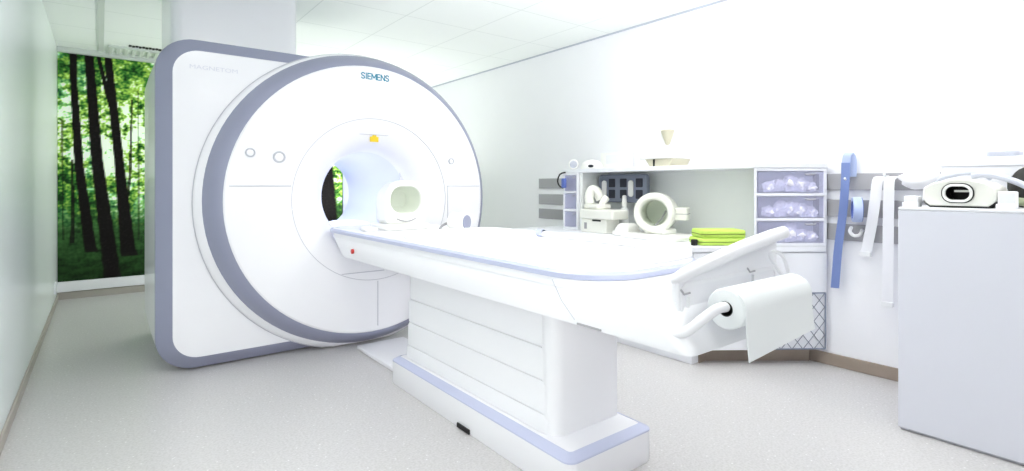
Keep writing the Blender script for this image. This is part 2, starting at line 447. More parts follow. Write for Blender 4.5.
# trumpet funnel into the bore
loops = []
for k in range(15):
    a = PI/2*k/14; s_ = math.sin(a); y = Y0+.003+.16*(1-math.cos(a)); r = (DR-.004)+(BR-DR+.004)*s_
    loops.append([XZ(p, q, y) for p, q in circ(DX+(BX-DX)*s_, DZ+(BZ-DZ)*s_, r, 96)])
MB().loft(loops, False, False).build('bore_funnel', M['white'], sc)
MB().ring(circ(DX, DZ, DR+.0005, 96), circ(DX, DZ, DR-.0045, 96), XZ, Y0+.005, Y0+.012).build('funnel_seam', M['seam'], sc)
mb = MB(); mb.loft([[XZ(a, b, y) for a, b in circ(BX, BZ, r, 96)] for r, y in ((BR, Y0+.163), (BR, 4.30), (BR+.02, 4.36), (.345, 4.41), (.39, 4.425), (.39, 4.38))], False, False)
mb.build('bore_liner', M['bore'], sc)
MB().box(BX-.165, BX+.165, 3.27, 4.34, .672, .712, .03).build('bore_bed', M['white'], sc, bevel=.006)
for dz in (-.09, .02, .13):
    xw = BX-math.sqrt(BR*BR-dz*dz)
    MB().box(xw+.004, xw+.012, 3.40, 4.25, BZ+dz-.014, BZ+dz+.014).build('bore_light', M['bore_light'], sc)
# seams, buttons, lettering
def seam(p, q, w=.0028): MB().tube([p, q], w, 6).build('panel_seam', M['seam'], sc)
ys = Y0-.0005
seam((.535, ys, 1.0), (.849, ys, 1.0)); seam((1.867, ys, 1.0), (2.14, ys, 1.0)); seam((1.877, ys, .998), (1.877, ys, .72))
seam((1.369, ys, .405), (1.369, ys, .125)); seam((1.14, Y0+.004, .468), (1.414, Y0+.004, .468))
seam((1.248, Y0+.02, 1.322), (1.463, Y0+.02, 1.322), .002)
for x, z, r in ((.785, 1.162, .033), (.637, 1.182, .025), (1.903, 1.171, .021)):
    b_ = MB().ring(circ(x, z, r, 32), circ(x, z, r*.72, 32), XZ, Y0-.008, Y0).build('button_ring', M['knob'], sc, bevel=.002)
    MB().lathe([(r*.7, 0), (r*.68, -.005), (r*.3, -.007), (0, -.007)], (x, Y0, z), (0, 1, 0), 24).build('button', M['white'], b_)
GL = {'S': [[(1, .85), (.75, 1), (.25, 1), (0, .8), (.2, .56), (.8, .44), (1, .2), (.75, 0), (.25, 0), (0, .15)]], 'I': [[(.5, 0), (.5, 1)]],
      'E': [[(1, 0), (0, 0), (0, 1), (1, 1)], [(0, .5), (.85, .5)]], 'M': [[(0, 0), (0, 1), (.5, .25), (1, 1), (1, 0)]], 'N': [[(0, 0), (0, 1), (1, 0), (1, 1)]]}
mb = MB(); xc = 1.262
for ch, wd in zip('SIEMENS', (.021, .006, .019, .028, .019, .023, .021)):
    for line in GL[ch]:
        for (a, b), (c_, d_) in zip(line, line[1:]):
            p = Vector((xc+a*wd, 1.665+b*.034)); q = Vector((xc+c_*wd, 1.665+d_*.034)); u_ = (q-p).normalized(); n_ = Vector((-u_.y, u_.x))*.0031; e_ = u_*.0024
            mb.prism([tuple(p-e_-n_), tuple(q+e_-n_), tuple(q+e_+n_), tuple(p-e_+n_)], XZ, Y0-.0012, Y0+.001)
    xc += wd+.0072
mb.build('brand_lettering', M['teal'], sc)
text_mesh('model_lettering', 'MAGNETOM', M['faint'], sc, (.372, 3.2645, 1.628), .022, .23)
lb = MB().prism([(1.330, 1.278), (1.384, 1.278), (1.384, 1.31), (1.372, 1.31), (1.367, 1.328), (1.347, 1.328), (1.342, 1.31), (1.330, 1.31)], XZ, Y0+.024, Y0+.032).build('warning_label', M['yellow'], sc)

MB_ = MB().prism(rrect(.315, 1.005, 3.53, 4.2, .055, 6), XY, 1.802, H-.003).build('ceiling_duct', M['white'])
tag(MB_, 'white boxed duct rising from the scanner top to the ceiling', 'duct')

# head cushion inside the bore
tag(MB().softbox(1.22, 1.42, 3.32, 3.62, .7125, .765, .05, .025).build('head_cushion', M['cloth']), 'low white cushion lying just inside the scanner bore', 'cushion')

# ================================================================== PATIENT TABLE
TX = 1.385
pt = thing('patient_table', 'long white patient table on a pleated pedestal with grey edge trim', 'patient table', (TX, 1.9, 0))
# base
MB().loft([[(a, b, z) for a, b in rrect(1.165+i, 1.588-i, 1.195+i, 2.50-i, .035, 5)] for z, i in ((0.0, .004), (.01, 0), (.114, 0))], True, False).build('base', M['white'], pt)
MB().loft([[(a, b, z) for a, b in rrect(1.165+i, 1.588-i, 1.195+i, 2.50-i, .035-i*.6, 5)] for z, i in ((.113, -.001), (.118, .0), (.134, .028), (.1345, .034))], False, False).build('base_trim', M['pale_trim'], pt)
MB().loft([[(a, b, z) for a, b in rrect(1.165+i, 1.588-i, 1.195+i, 2.50-i, .02, 5)] for z, i in ((.133, .033), (.1345, .036))], False, True).build('base_top', M['white'], pt)
MB().box(1.159, 1.166, 1.765, 1.855, .004, .022).build('cable_slot', M['black'], pt)
# pleated pedestal
tiers = [(.1345, .20), (.20, .315), (.315, .43), (.43, .60)]
mb = MB(); L = []
def ped(i): return rrect(1.215+i, 1.562-i, 1.338+i*.4, 2.455-i, .05, 6)
for k, (za, zb) in enumerate(tiers):
    base = .004*k
    L += [[(a, b, za) for a, b in ped(base+.014)], [(a, b, za+.003) for a, b in ped(base)], [(a, b, zb-.016) for a, b in ped(base+.001)], [(a, b, zb-.004) for a, b in ped(base+.006)], [(a, b, zb) for a, b in ped(base+.016)]]
mb.loft(L); mb.build('pedestal', M['satin'], pt)
MB().prism(rrect(1.222, 1.566, 1.322, 1.42, .045, 6), XY, .1346, .599).build('front_panel', M['satin'], pt)
# body
def plan(x0, x1, ya, yb, rf, rh, n=8):
    out = []
    for (cx, cy, r, t0) in ((x1-rf, ya+rf, rf, -PI/2), (x1-rh, yb-rh, rh, 0), (x0+rh, yb-rh, rh, PI/2), (x0+rf, ya+rf, rf, PI)):
        for i in range(n+1):
            t = t0+PI/2*i/n; out.append((cx+r*math.cos(t), cy+r*math.sin(t)))
    return out
bl = []
for z, i, ya, yb, rf in ((.596, .020, .722, 2.94, .03), (.599, .010, .710, 2.97, .03), (.612, .006, .712, 3.0, .04), (.66, .006, .752, 3.07, .07), (.695, .006, .77, 3.12, .085), (.708, .014, .785, 3.15, .085)):
    bl.append([(a, b, z) for a, b in plan(1.072+i, 1.682-i, ya, yb, rf, .06)])
MB().loft(bl).build('table_body', M['white'], pt)
MB().loft([[(a, b, z) for a, b in plan(1.075+i, 1.68-i, .98+i, 3.13-i, .18, .06)] for z, i in ((.70, .0), (.7255, .0))]).build('top_frame', M['white'], pt)
MB().loft([[(a, b, z) for a, b in plan(1.068+i, 1.685-i, .99+i, 3.18-i, .20, .08)] for z, i in ((.724, .01), (.7265, .0), (.742, -.002), (.749, .004), (.749, .012))], True, False).build('table_trim', M['pale_trim'], pt)
# tabletop, slightly dished
tl = [[(a, b, z) for a, b in plan(1.068+i, 1.685-i, .99+i, 3.18-i, .20-i*.5, .08-i*.3)] for z, i in ((.742, .012), (.752, .011), (.756, .018), (.755, .03), (.746, .06))]
MB().loft(tl, False, True).build('tabletop', M['white'], pt)
# end board (rises to the right) with rail on top
mb = MB(); mb.prism([(1.125, .63), (1.64, .63), (1.64, .842), (1.40, .808), (1.125, .772)], XZ, .772, .797); mb.build('end_board', M['white'], pt, bevel=.008)
MB().tube([(1.108, .785, .768), (1.122, .772, .774), (1.15, .766, .782), (1.25, .762, .802), (1.40, .758, .828), (1.56, .755, .85), (1.635, .752, .859)], .0205, 14, rs=[.010, .014, .017, .0195, .0205, .0205, .0195]).build('push_rail', M['white'], pt)
MB().ring(rrect(1.135, 1.63, .635, .757, .02, 4), rrect(1.145, 1.62, .645, .747, .016, 4), XZ, .7695, .774).build('end_panel', M['satin'], pt)
for x, z in ((1.135, .732), (1.455, .755)):
    cl = MB().tube([(x-.008, .766, z+.012), (x, .762, z), (x+.022, .760, z+.002)], .0028, 6).build('catch', M['rail'], pt)
    MB().box(x+.014, x+.019, .758, .766, z-.034, z-.008).build('catch_pin', M['frame'], cl)
MB().tube([(1.098, .765, .640), (1.105, .735, .652), (1.125, .705, .684), (1.155, .688, .706), (1.195, .688, .706)], .0125, 12, smooth=6).build('roll_arm', M['white'], pt)
MB().tube([(1.565, .69, .700), (1.59, .69, .712), (1.59, .73, .71), (1.585, .775, .69)], .009, 10, smooth=4).build('roll_arm', M['white'], pt)
MB().tube([(1.60, .72, .74), (1.585, .73, .79), (1.562, .742, .807), (1.548, .75, .797), (1.56, .74, .765), (1.578, .725, .735), (1.60, .72, .74)], .0055, 8, smooth=5).build('latch_loop', M['white'], pt)
MB().cyl((1.079, 2.78, .645), (1.069, 2.78, .645), .013, 20).build('stop_button', M['red'], pt)
MB().tube([(1.0745, 1.178, .718), (1.0775, 1.14, .66), (1.0778, 1.085, .614)], .0016, 6).build('body_seam', M['seam'], pt)
MB().box(1.0755, 1.081, .985, 1.075, .602, .6075).build('latch_slot', M['rail'], pt)

# paper roll on its holder
pr = thing('paper_roll', 'white paper roll with hanging sheet at the foot of the table', 'paper roll', (1.38, .69, .59))
mb = MB()
mb.loft([[(x, .69+r*math.cos(2*PI*i/40), .70+r*math.sin(2*PI*i/40)) for i in range(40)] for x, r in ((1.2, .0185), (1.2, .046), (1.203, .05), (1.557, .05), (1.56, .046), (1.56, .0185))], False, False)
mb.build('roll', M['paper'], pr)
MB().loft([[(x, .69+r*math.cos(2*PI*i/32), .70+r*math.sin(2*PI*i/32)) for i in range(32)] for x, r in ((1.201, .0184), (1.199, .0184), (1.199, .0165), (1.205, .0165), (1.555, .0165))], False, True).build('core', M['black'], pr)
pts = []
for k in range(9):
    a = PI*.72+PI*.28*k/8; pts.append((1.375, .69+.0525*math.cos(a), .70+.0525*math.sin(a)))
pts += [(1.375, .637, .67), (1.375, .634, .63), (1.375, .63, .585)]
sh = MB().ribbon(pts, (1, 0, 0), .355, .002)
for v in sh.bm.verts:
    if v.co.z < .66 and v.co.x > 1.3: v.co.z += .02*(.66-v.co.z)/.07
sh.build('sheet', M['paper'], pr)

# floor plate between pedestal and scanner
MB_ = MB().softbox(1.235, 1.55, 2.503, 3.13, 0, .022, .01, .006).build('floor_plate', M['white'])
tag(MB_, 'flat white floor plate bridging the table base and the scanner', 'floor plate')

# ---- things on the table
ZT = .7465
mb = MB().softbox(1.102, 1.68, 1.025, 2.34, ZT+.0005, ZT+.034, .15, .015, 8)
tag(mb.build('table_pad', M['cloth']), 'thin white pad lying on the patient table', 'pad')
ZP = ZT+.0345
rs = MB()
pts = [(1.50, 1.72, ZP+.0122), (1.512, 1.55, ZP+.0122), (1.51, 1.38, ZP+.0122), (1.50, 1.2, ZP+.0122)]
rs.tube(pts, .012, 12, smooth=5)
rt = thing('rolled_cloth', 'slim rolled white cloth lying lengthwise on the table pad', 'rolled cloth', (1.50, 1.45, ZP))
rs.build('roll', M['cloth'], rt)
MB().lathe([(.0, -.006), (.012, -.006), (.0165, 0), (.0165, .03), (.0145, .034)], (1.499, 1.735, ZP+.0165), (.1, -1, 0), 20).build('end_band', M['pale_trim'], rt)

# head coil
hc = thing('head_coil', 'white arched head coil with a window standing near the bore', 'head coil', (1.385, 2.9, ZT))
HXC = TX+.02
def arch(w, h, z0, n=18, r=.02):
    out = [(HXC-w+r, z0), (HXC+w-r, z0), (HXC+w, z0+r)]
    zs = z0+h*.52
    for i in range(n+1):
        t = PI*i/n; cx, sx = math.cos(t), math.sin(t)
        out.append((HXC+w*math.copysign(abs(cx)**.7, cx), zs+(h*.48)*abs(sx)**.7))
    out.append((HXC-w, z0+r)); return out
z0 = ZT+.036
win = rrect(HXC-.098, HXC+.098, z0+.06, z0+.215, .07, 8)
mb = MB().ring(arch(.128, .25, z0), win, XZ, 2.80, 2.825); mb.build('front_frame', M['coil_w'], hc, bevel=.006)
mb = MB(); mb.loft([[XZ(a, b, y) for a, b in arch(w, h, z0)] for y, w, h in ((2.826, .124, .246), (2.92, .122, .24), (2.97, .112, .22), (2.985, .095, .18))], False, True); mb.build('shell', M['coil_w'], hc)
mb = MB().loft([[XZ(a, b, y) for a, b in rrect(HXC-.1+i, HXC+.1-i, z0+.058+i, z0+.217-i, .07-i*.5, 8)] for y, i in ((2.824, 0), (2.90, .008), (2.94, .03))], False, True); mb.build('lining', M['lining'], hc)
MB().softbox(HXC-.14, HXC+.14, 2.76, 3.02, ZT, ZT+.035, .03, .012).build('base', M['coil_w'], hc)
MB().tube([(HXC-.06, 2.797, z0+.028), (HXC-.03, 2.795, z0+.016), (HXC, 2.795, z0+.012), (HXC+.03, 2.795, z0+.016), (HXC+.06, 2.797, z0+.028)], .0035, 8, smooth=4).build('chin_slot', M['rail'], hc)

# small coil with grey disc
ZT_ = ZT
kc = thing('round_coil', 'small white round coil with a grey disc face beside the head coil', 'coil', (1.575, 2.5, ZT_))
ax = Vector((.40, -.92, 0)).normalized(); c0 = Vector((1.575, 2.44, ZT_+.055))
MB().lathe([(0, -.1), (.03, -.098), (.048, -.08), (.053, -.04), (.054, 0), (.052, .012), (.04, .014)], c0, ax, 28).build('body', M['coil_w'], kc)
MB().lathe([(.04, .0135), (.039, .018), (.017, .021), (0, .021)], c0, ax, 28).build('disc', M['trim'], kc)
MB().tube([c0-ax*.09, c0-ax*.12+Vector((-.03, -.01, -.02)), c0-ax*.12+Vector((-.06, -.03, -.04)), c0-ax*.10+Vector((-.07, -.06, -.041))], .007, 8, smooth=5).build('lead', M['rail'], kc)
tag(MB().softbox(1.15, 1.225, 2.78, 2.88, ZT, ZT+.022, .02, .008).build('foam_block', M['cloth']), 'small white foam block left of the head coil on the table', 'foam block')

# ================================================================== CABINETS ALONG THE RIGHT WALL
A0, A1 = Vector((2.59, 1.68)), Vector((3.2, 1.232))       # the angled end
e1 = (A1-A0).normalized(); nin = Vector((-e1.y, e1.x))     # along the angled front / into the cabinet
if nin.x < 0: nin = -nin
def dg(s_, d, z): p = A0+e1*s_+nin*d; return (p.x, p.y, z)
LEN = (A1-A0).length
t = thing('base_cabinet', 'white base cabinet under the worktop along the right wall', 'cabinet', (2.9, 2.5, 0))
MB().box(2.605, 3.2, 1.70, 3.25, 0.0, .63).build('carcass', M['cab'], t, bevel=.003)
for k in range(3):
    y = 1.705+k*.515
    d = MB().box(2.585, 2.6045, y, y+.51, .075, .625).build('door', M['cab'], t, bevel=.003)
    MB().tube([(2.584, y+.46, .50), (2.574, y+.46, .505), (2.574, y+.46, .575), (2.584, y+.46, .58)], .004, 8).build('handle', M['metal'], d)
t = thing('corner_cabinet', 'white cabinet with angled front and grey net panel under the worktop', 'cabinet', (2.95, 1.55, 0))
MB().prism([tuple(dg(.012, .012, 0)[:2]), tuple(dg(LEN, .012, 0)[:2]), (3.2, 1.697), (2.607, 1.697)], XY, .085, .63).build('carcass', M['cab'], t, bevel=.003)
MB().prism([tuple(dg(.05, .09, 0)[:2]), tuple(dg(LEN-.06, .07, 0)[:2]), (3.2, 1.69), (2.66, 1.69)], XY, 0, .084).build('plinth', M['kick'], t)
MB().loft([[dg(s_, d, z) for s_, d in ((.0, -.006), (LEN-.005, -.006), (LEN-.005, .010), (.0, .010))] for z in (.088, .626)]).build('door', M['cab'], t, bevel=.002)
# net panel on the angled front
npn = thing('net_pocket', 'grey diamond net pocket in a dark frame on the angled cabinet', 'net pocket', dg(.45, -.02, .09))
s0, s1, zz0, zz1 = .30, LEN-.02, .095, .405
fr = MB()
for p, q in (((s0, zz0), (s1, zz0)), ((s1, zz0), (s1, zz1)), ((s1, zz1), (s0, zz1)), ((s0, zz1), (s0, zz0))):
    fr.tube([dg(p[0], -.014, p[1]), dg(q[0], -.014, q[1])], .0042, 6)
fr.build('frame', M['slate'], npn)
nt_ = MB(); st = .062
k = -12
while k < 24:
    for sgn in (1, -1):
        c0_ = s0+k*st if sgn > 0 else s0+k*st
        a_, b_ = [], []
        # line s = c0 + sgn*(z-zz0)
        seg = []
        for z in (zz0, zz1):
            seg.append((c0_+sgn*(z-zz0)*.8, z))
        (sa, za), (sb, zb) = seg
        def clip(sa, za, sb, zb):
            for lim in (s0, s1):
                pass
            t0, t1 = 0.0, 1.0; ds = sb-sa
            ta, tb = (s0-sa)/ds, (s1-sa)/ds
            if ta > tb: ta, tb = tb, ta
            t0, t1 = max(t0, ta), min(t1, tb)
            return None if t1-t0 < .03 else (sa+ds*t0, za+(zb-za)*t0, sa+ds*t1, za+(zb-za)*t1)
        r_ = clip(sa, za, sb, zb)
        if r_: nt_.tube([dg(r_[0], -.0125-.002*sgn, r_[1]), dg(r_[2], -.0125-.002*sgn, r_[3])], .0021, 5)
    k += 1
nt_.build('net', M['net'], npn)
# worktop
p0, p1 = dg(-.012, -.012, 0), dg(LEN-.012, -.012, 0)
MB_ = MB().prism([(2.565, 3.27), (2.565, p0[1]), p0[:2], p1[:2], (3.205, 1.26), (3.205, 3.27)], XY, .631, .665).build('worktop', M['cab'], bevel=.005)
tag(MB_, 'long white worktop holding the coils beneath the shelf', 'worktop')
ZW = .6655
# hutch
t = thing('wall_shelf', 'white open shelf unit standing on the worktop against the wall', 'shelf unit', (3.05, 2.2, ZW))
SYL = 2.82                                    # inner face of the left side panel
MB().box(3.175, 3.2, 1.50, SYL, ZW, 1.0995).build('back_panel', M['inner'], t)
q0, q1 = dg(.335, -.016, 0), dg(LEN-.006, -.016, 0)
MB().prism([(2.865, 3.02), (2.865, 1.62), q0[:2], q1[:2], (3.2, 1.25), (3.2, 3.02)], XY, 1.1, 1.13).build('top_shelf', M['cab'], t, bevel=.004)
MB().box(2.88, 3.2, SYL, SYL+.025, ZW, 1.0995).build('side_panel', M['inner'], t, bevel=.002)

# drawer towers with see-through purple drawers
def tower(name, label, O, ex, ey, W, D, dl=0, group='drawer towers', wall=None):
    """O front-left corner on worktop, ex along the front, ey inwards"""
    ex = Vector(ex).normalized(); ey = Vector(ey).normalized(); O = Vector(O)
    def P(a, b, z):
        q = O+ex*a+ey*b; x = q.x if wall is None else min(q.x, wall)
        return (x, q.y, z)
    z0, z1 = ZW, 1.10-.001; t_ = .016
    root = thing(name, label, 'drawer tower', P(W/2, D/2, z0), group)
    def bx(n, a0, a1, b0, b1, za, zb, m, par): 
        return MB().loft([[P(a0, b0, z), P(a1, b0, z), P(a1, b1, z), P(a0, b1, z)] for z in (za, zb)]).build(n, m, par, bevel=.002)
    bx('side', 0, t_, 0, D, z0, z1, M['cab'], root); bx('side', W-t_, W, 0, D*(.35 if wall else 1), z0, z1, M['cab'], root)
    bx('back', t_, W-t_, D*.62, D*.66, z0+.002, z1-.002, M['cab'], root)
    hh = (z1-z0-t_)/3
    res = []
    for k in range(4):
        bx('divider', t_, W-t_, .0, D*.6, z0+k*hh, z0+k*hh+t_, M['cab'], root)
    for k in range(3):
        za = z0+k*hh+t_+.003; zb = z0+(k+1)*hh-.003
        d = MB(); L = [[P(a, b, z) for a, b in ((t_+.004, .004), (W-t_-.004, .004), (W-t_-.004, .010), (t_+.004, .010))] for z in (za, zb)]
        d.loft(L)
        dr = d.build('drawer', M['purple'], root)
        MB().tube([P(W*.70, -.001, zb-.012), P(W*.71, -.006, zb-.016), P(W*.83, -.006, zb-.016), P(W*.84, -.001, zb-.012)], .005, 8).build('handle', M['rail'], dr)
        res.append((za, zb))
    return P, res
O = dg(.335, -.012, 0)
P_, rows_ = tower('drawer_tower', 'wide tower of three see-through purple drawers on the angled worktop end', (O[0], O[1], 0), (e1.x, e1.y, 0), (.889, .458, 0), LEN-.345, .24, wall=3.2)
words_ = ('bottom', 'middle', 'top'); Wd = LEN-.345
for k, (za, zb) in enumerate(rows_):
    mb = MB()
    for q, (a, b, ra, rz) in enumerate(((.085, .05, .045, .030), (.15, .06, .06, .040), (.21, .055, .06, .046), (.27, .05, .055, .036), (.32, .04, .035, .028))):
        c_ = P_(a, b, za+rz+.002); mb.lump((c_[0], c_[1], c_[2]), ra, .034, rz*(1+.15*((q+k) % 3-1)), seed=k*5+q, amp=.36, n=4, floor=za+.001)
    tag(mb.build('plastic_bag', M['bag'], ang=80), 'crumpled white bags behind the %s purple drawer of the wide tower' % words_[k], 'bag', 'bags in the purple drawers')
tower('drawer_tower', 'narrow tower of small purple drawers at the far end of the shelf', (2.862, 3.012, 0), (0, -1, 0), (1, 0, 0), .162, .30)
# headset hanging on the narrow tower
hp = thing('headset', 'blue and black headset hanging on the narrow drawer tower', 'headset', (2.845, 2.98, .99))
MB().tube([(2.846, 2.995, .985), (2.842, 3.03, 1.0), (2.84, 3.05, 1.04), (2.84, 3.03, 1.085), (2.84, 3.0, 1.10), (2.848, 2.97, 1.105)], .006, 8, smooth=5).build('band', M['black'], hp)
MB().softbox(2.826, 2.852, 2.955, 3.0, .985, 1.06, .012, .008).build('ear_cup', M['blue_d'], hp)

# ---- coils on the worktop
cc = thing('coil_case', 'white block case with grip slot at the left end of the worktop', 'case', (2.86, 2.62, ZW))
MB().softbox(2.78, 2.92, 2.49, 2.735, ZW, .762, .01, .006).build('body', M['coil'], cc)
MB().box(2.776, 2.781, 2.675, 2.70, .69, .735, .003).build('grip_slot', M['rail'], cc)
MB().box(2.777, 2.781, 2.54, 2.62, .748, .760).build('shadow_gap', M['dark'], cc)
sl = MB().softbox(2.765, 2.94, 2.42, 2.745, .763, .832, .02, .012).build('flat_coil', M['coil'])
tag(sl, 'flat ivory coil slab resting on the white block case', 'coil')
nk = thing('neck_coil', 'ivory neck coil with two rounded horns on top of the flat slab', 'coil', (2.86, 2.66, .8325))
MB().softbox(2.79, 2.93, 2.56, 2.74, .8325, .87, .04, .012).build('base', M['coil'], nk)
MB().tube([(2.84, 2.70, .866), (2.842, 2.712, .92), (2.86, 2.70, .97), (2.885, 2.675, .96), (2.90, 2.65, .90)], .034, 14, smooth=5).build('horn', M['coil'], nk)
MB().tube([(2.86, 2.60, .866), (2.87, 2.59, .895), (2.89, 2.585, .915)], .026, 12, smooth=5).build('horn', M['coil'], nk)
# slate coil hung in front of the back panel
sg = thing('slate_coil', 'slate grey flat coil panel with square openings hung on the shelf back', 'coil', (3.06, 2.58, .87))
ya, yb, za, zb = 2.345, 2.80, .878, 1.085
out = rrect(ya, yb, za, zb, .03, 6); XS = 3.04
MB().prism(out, YZ, XS, XS+.04).build('panel', M['slate'], sg, bevel=.006)
W_ = yb-ya
for fy in (.14, .46, .70):
    for fz in (.30, .70):
        yy, z_ = ya+W_*fy, za+(zb-za)*fz
        MB().prism(rrect(yy-.03, yy+.03, z_-.032, z_+.032, .006, 3), YZ, XS-.0035, XS+.0005).build('opening', M['slate_d'], sg)
for fy in (.30, .86):
    yy, z_ = ya+W_*fy, (za+zb)/2
    MB().prism(rrect(yy-.022, yy+.022, z_-.06, z_+.06, .02, 6), YZ, XS-.012, XS+.0005).build('grip', M['coil_w'], sg, bevel=.003)
for fy in (.2, .8):
    yy = ya+W_*fy; MB().box(XS+.0395, 3.1755, yy-.012, yy+.012, zb-.05, zb-.035).build('hanger', M['rail'], sg)
# bottle
bt = thing('spray_bottle', 'slim white bottle standing between the flat slab and the ring coil', 'bottle', (2.985, 2.46, ZW))
MB().lathe([(0, 0), (.03, 0), (.032, .006), (.032, .15), (.028, .17), (.016, .18), (.015, .195)], (2.985, 2.50, ZW), (0, 0, 1), 24).build('body', M['inner'], bt)
MB().lathe([(.0, .19), (.019, .19), (.019, .21), (.016, .235), (.015, .262), (.008, .268), (0, .268)], (2.985, 2.50, ZW), (0, 0, 1), 20).build('cap', M['coil_w'], bt)
# dish coil
dc = thing('dish_coil', 'low white dish shaped coil base left of the ring coil', 'coil', (2.86, 2.36, ZW))
MB().softbox(2.72, 2.94, 2.285, 2.41, ZW, .70, .05, .014).build('base', M['coil_w'], dc)
MB().loft([[(a, b, z) for a, b in rrect(2.735+i, 2.93-i, 2.29+i, 2.405-i, .055-i*.5, 8)] for z, i in ((.699, .0), (.715, .006), (.74, .024), (.745, .035), (.730, .042))]).build('bowl', M['coil_w'], dc)
# ring coil (knee)
kn = thing('ring_coil', 'white ring shaped knee coil with open bore on the worktop', 'coil', (2.88, 2.07, ZW))
MB().softbox(2.665, 2.99, 1.86, 2.275, ZW, .692, .02, .008).build('base_plate', M['coil_w'], kn)
ax = Vector((.9, .44, 0)).normalized(); c0 = Vector((2.79, 2.10, .826))
def pr(r, t): return (r, t)
MB().lathe([(.084, .03), (.088, .008), (.098, 0), (.118, .0), (.128, .008), (.132, .03), (.132, .07), (.126, .085), (.126, .20), (.118, .215), (.09, .215), (.084, .2), (.084, .03)], c0, ax, 44).build('ring', M['coil'], kn)
MB().lathe([(.0838, .03), (.0838, .2)], c0, ax, 44).build('lining', M['lining'], kn)
MB().lathe([(.0, .205), (.086, .205)], c0, ax, 30).build('rear_plate', M['lining'], kn)
rr = Vector((.44, -.9, 0))
fl = MB(); b0 = c0+ax*.05+rr*.115
fl.loft([[tuple(b0+ax*a+rr*b+Vector((0, 0, z))) for a, b in rrect(0, .13, -.01, .088, .012, 4)] for z in (-.045, .035)]); fl.build('flange', M['coil'], kn, bevel=.004)
fl = MB(); fl.loft([[tuple(b0+ax*a+rr*b+Vector((0, 0, z))) for a, b in rrect(-.002, .132, .0, .090, .012, 4)] for z in (-.007, -.003)]); fl.build('flange_seam', M['rail'], kn)
fl = MB(); fl.tube([c0+ax*.06+Vector((0, 0, -.084)), c0+ax*.11+rr*.035+Vector((0, 0, -.04)), c0+ax*.14+rr*.055+Vector((0, 0, .01))], .006, 8); fl.build('inner_strut', M['rail'], kn)
fl = MB(); fl.softbox(2.80, 2.95, 2.03, 2.19, .6925, .725, .02, .008); fl.build('foot', M['coil_w'], kn)
# green cushions
def gcush(z0, z1, sa, sb, da, db, label):
    c_ = dg((sa+sb)/2, (da+db)/2, z0)
    g = thing('green_cushion', label, 'cushion', c_, 'lime green cushions')
    def lp(i): return [dg(a, b, 0)[:2] for a, b in rrect(sa+i, sb-i, da+i, db-i, max(.02-i, .003), 5)]
    MB().slab(lp, z0, z1, .012).build('pad', M['green'], g)
    zm = (z0+z1)/2; pts = [(a, b, zm) for a, b in lp(-.001)]
    MB().tube(pts+[pts[0]], .0016, 6).build('piping', M['green_d'], g)
gcush(ZW, .705, .045, .32, .02, .20, 'lower lime green cushion on the worktop beside the ring coil')
gcush(.7055, .752, .055, .315, .03, .19, 'upper lime green cushion lying on another green cushion')
rs_ = dg(.02, .04, 0)
tag(MB().softbox(rs_[0]-.016, rs_[0]+.016, rs_[1]-.016, rs_[1]+.016, ZW, ZW+.035, .01, .006).build('rubber_stop', M['black']), 'small black stop at the corner of the green cushion', 'rubber stop')

# ---- things on top of the shelf
ZS = 1.1305
cm = thing('lens_unit', 'small white cylinder with grey round lens on the shelf end', 'lens unit', (2.96, 3.0, ZS))
ax = Vector((-.72, -.70, 0)).normalized(); c0 = Vector((2.95, 2.985, ZS+.041))
MB().lathe([(0, -.09), (.035, -.088), (.04, -.07), (.04, 0), (.034, .006), (.029, .004)], c0, ax, 28).build('body', M['coil_w'], cm)
MB().lathe([(.029, .004), (.018, .011), (0, .014)], c0, ax, 24).build('lens', M['cable'], cm)
dm = thing('dome_pad', 'low white dome with dark oval mark on the shelf', 'dome', (2.97, 2.78, ZS))
MB().lathe([(.085, 0), (.087, .012), (.075, .045), (.045, .066), (0, .074)], (2.975, 2.81, ZS), (0, 0, 1), 32, True).build('body', M['coil_w'], dm)
MB().lump((2.905, 2.755, ZS+.02), .014, .026, .011, amp=0).build('oval_mark', M['slate_d'], dm)
cb = thing('carton', 'white carton with pale grey panel behind the dome on the shelf', 'carton', (3.06, 2.55, ZS))
MB().softbox(3.06, 3.18, 2.58, 2.80, ZS, 1.255, .006, .004).build('box', M['coil_w'], cb)
MB().box(3.056, 3.0605, 2.62, 2.74, 1.17, 1.235).build('panel', M['frame'], cb)
sb = thing('wedge_stand', 'white plate on a beige wedge block standing on the shelf', 'stand', (3.0, 2.16, ZS))
MB().prism([(2.09, ZS), (2.24, ZS), (2.28, 1.182), (2.06, 1.182)], YZ, 2.94, 3.14).build('block', M['beige'], sb)
MB().box(2.9345, 2.941, 2.2, 2.212, ZS, 1.18).build('dark_post', M['black'], sb)
MB().softbox(2.92, 3.16, 2.05, 2.33, 1.1825, 1.206, .03, .008).build('plate', M['coil_w'], sb)
MB().softbox(2.95, 3.14, 2.08, 2.28, 1.2065, 1.228, .03, .008).build('plate', M['coil_w'], sb)
ph = thing('phantom_jug', 'white jug with cone shaped front on top of the wedge stand', 'jug', (3.03, 2.16, 1.229))
MB().lathe([(0, 0), (.052, 0), (.056, .008), (.056, .13), (.05, .145), (.04, .152), (.04, .175), (.036, .18), (0, .18)], (3.04, 2.17, 1.229), (0, 0, 1), 32).build('body', M['coil_w'], ph)
MB().lathe([(0, .045), (.014, .05), (.042, .13), (.046, .142), (.03, .15), (0, .15)], (2.992, 2.135, 1.229), (0, 0, 1), 28).build('cone', M['beige'], ph)

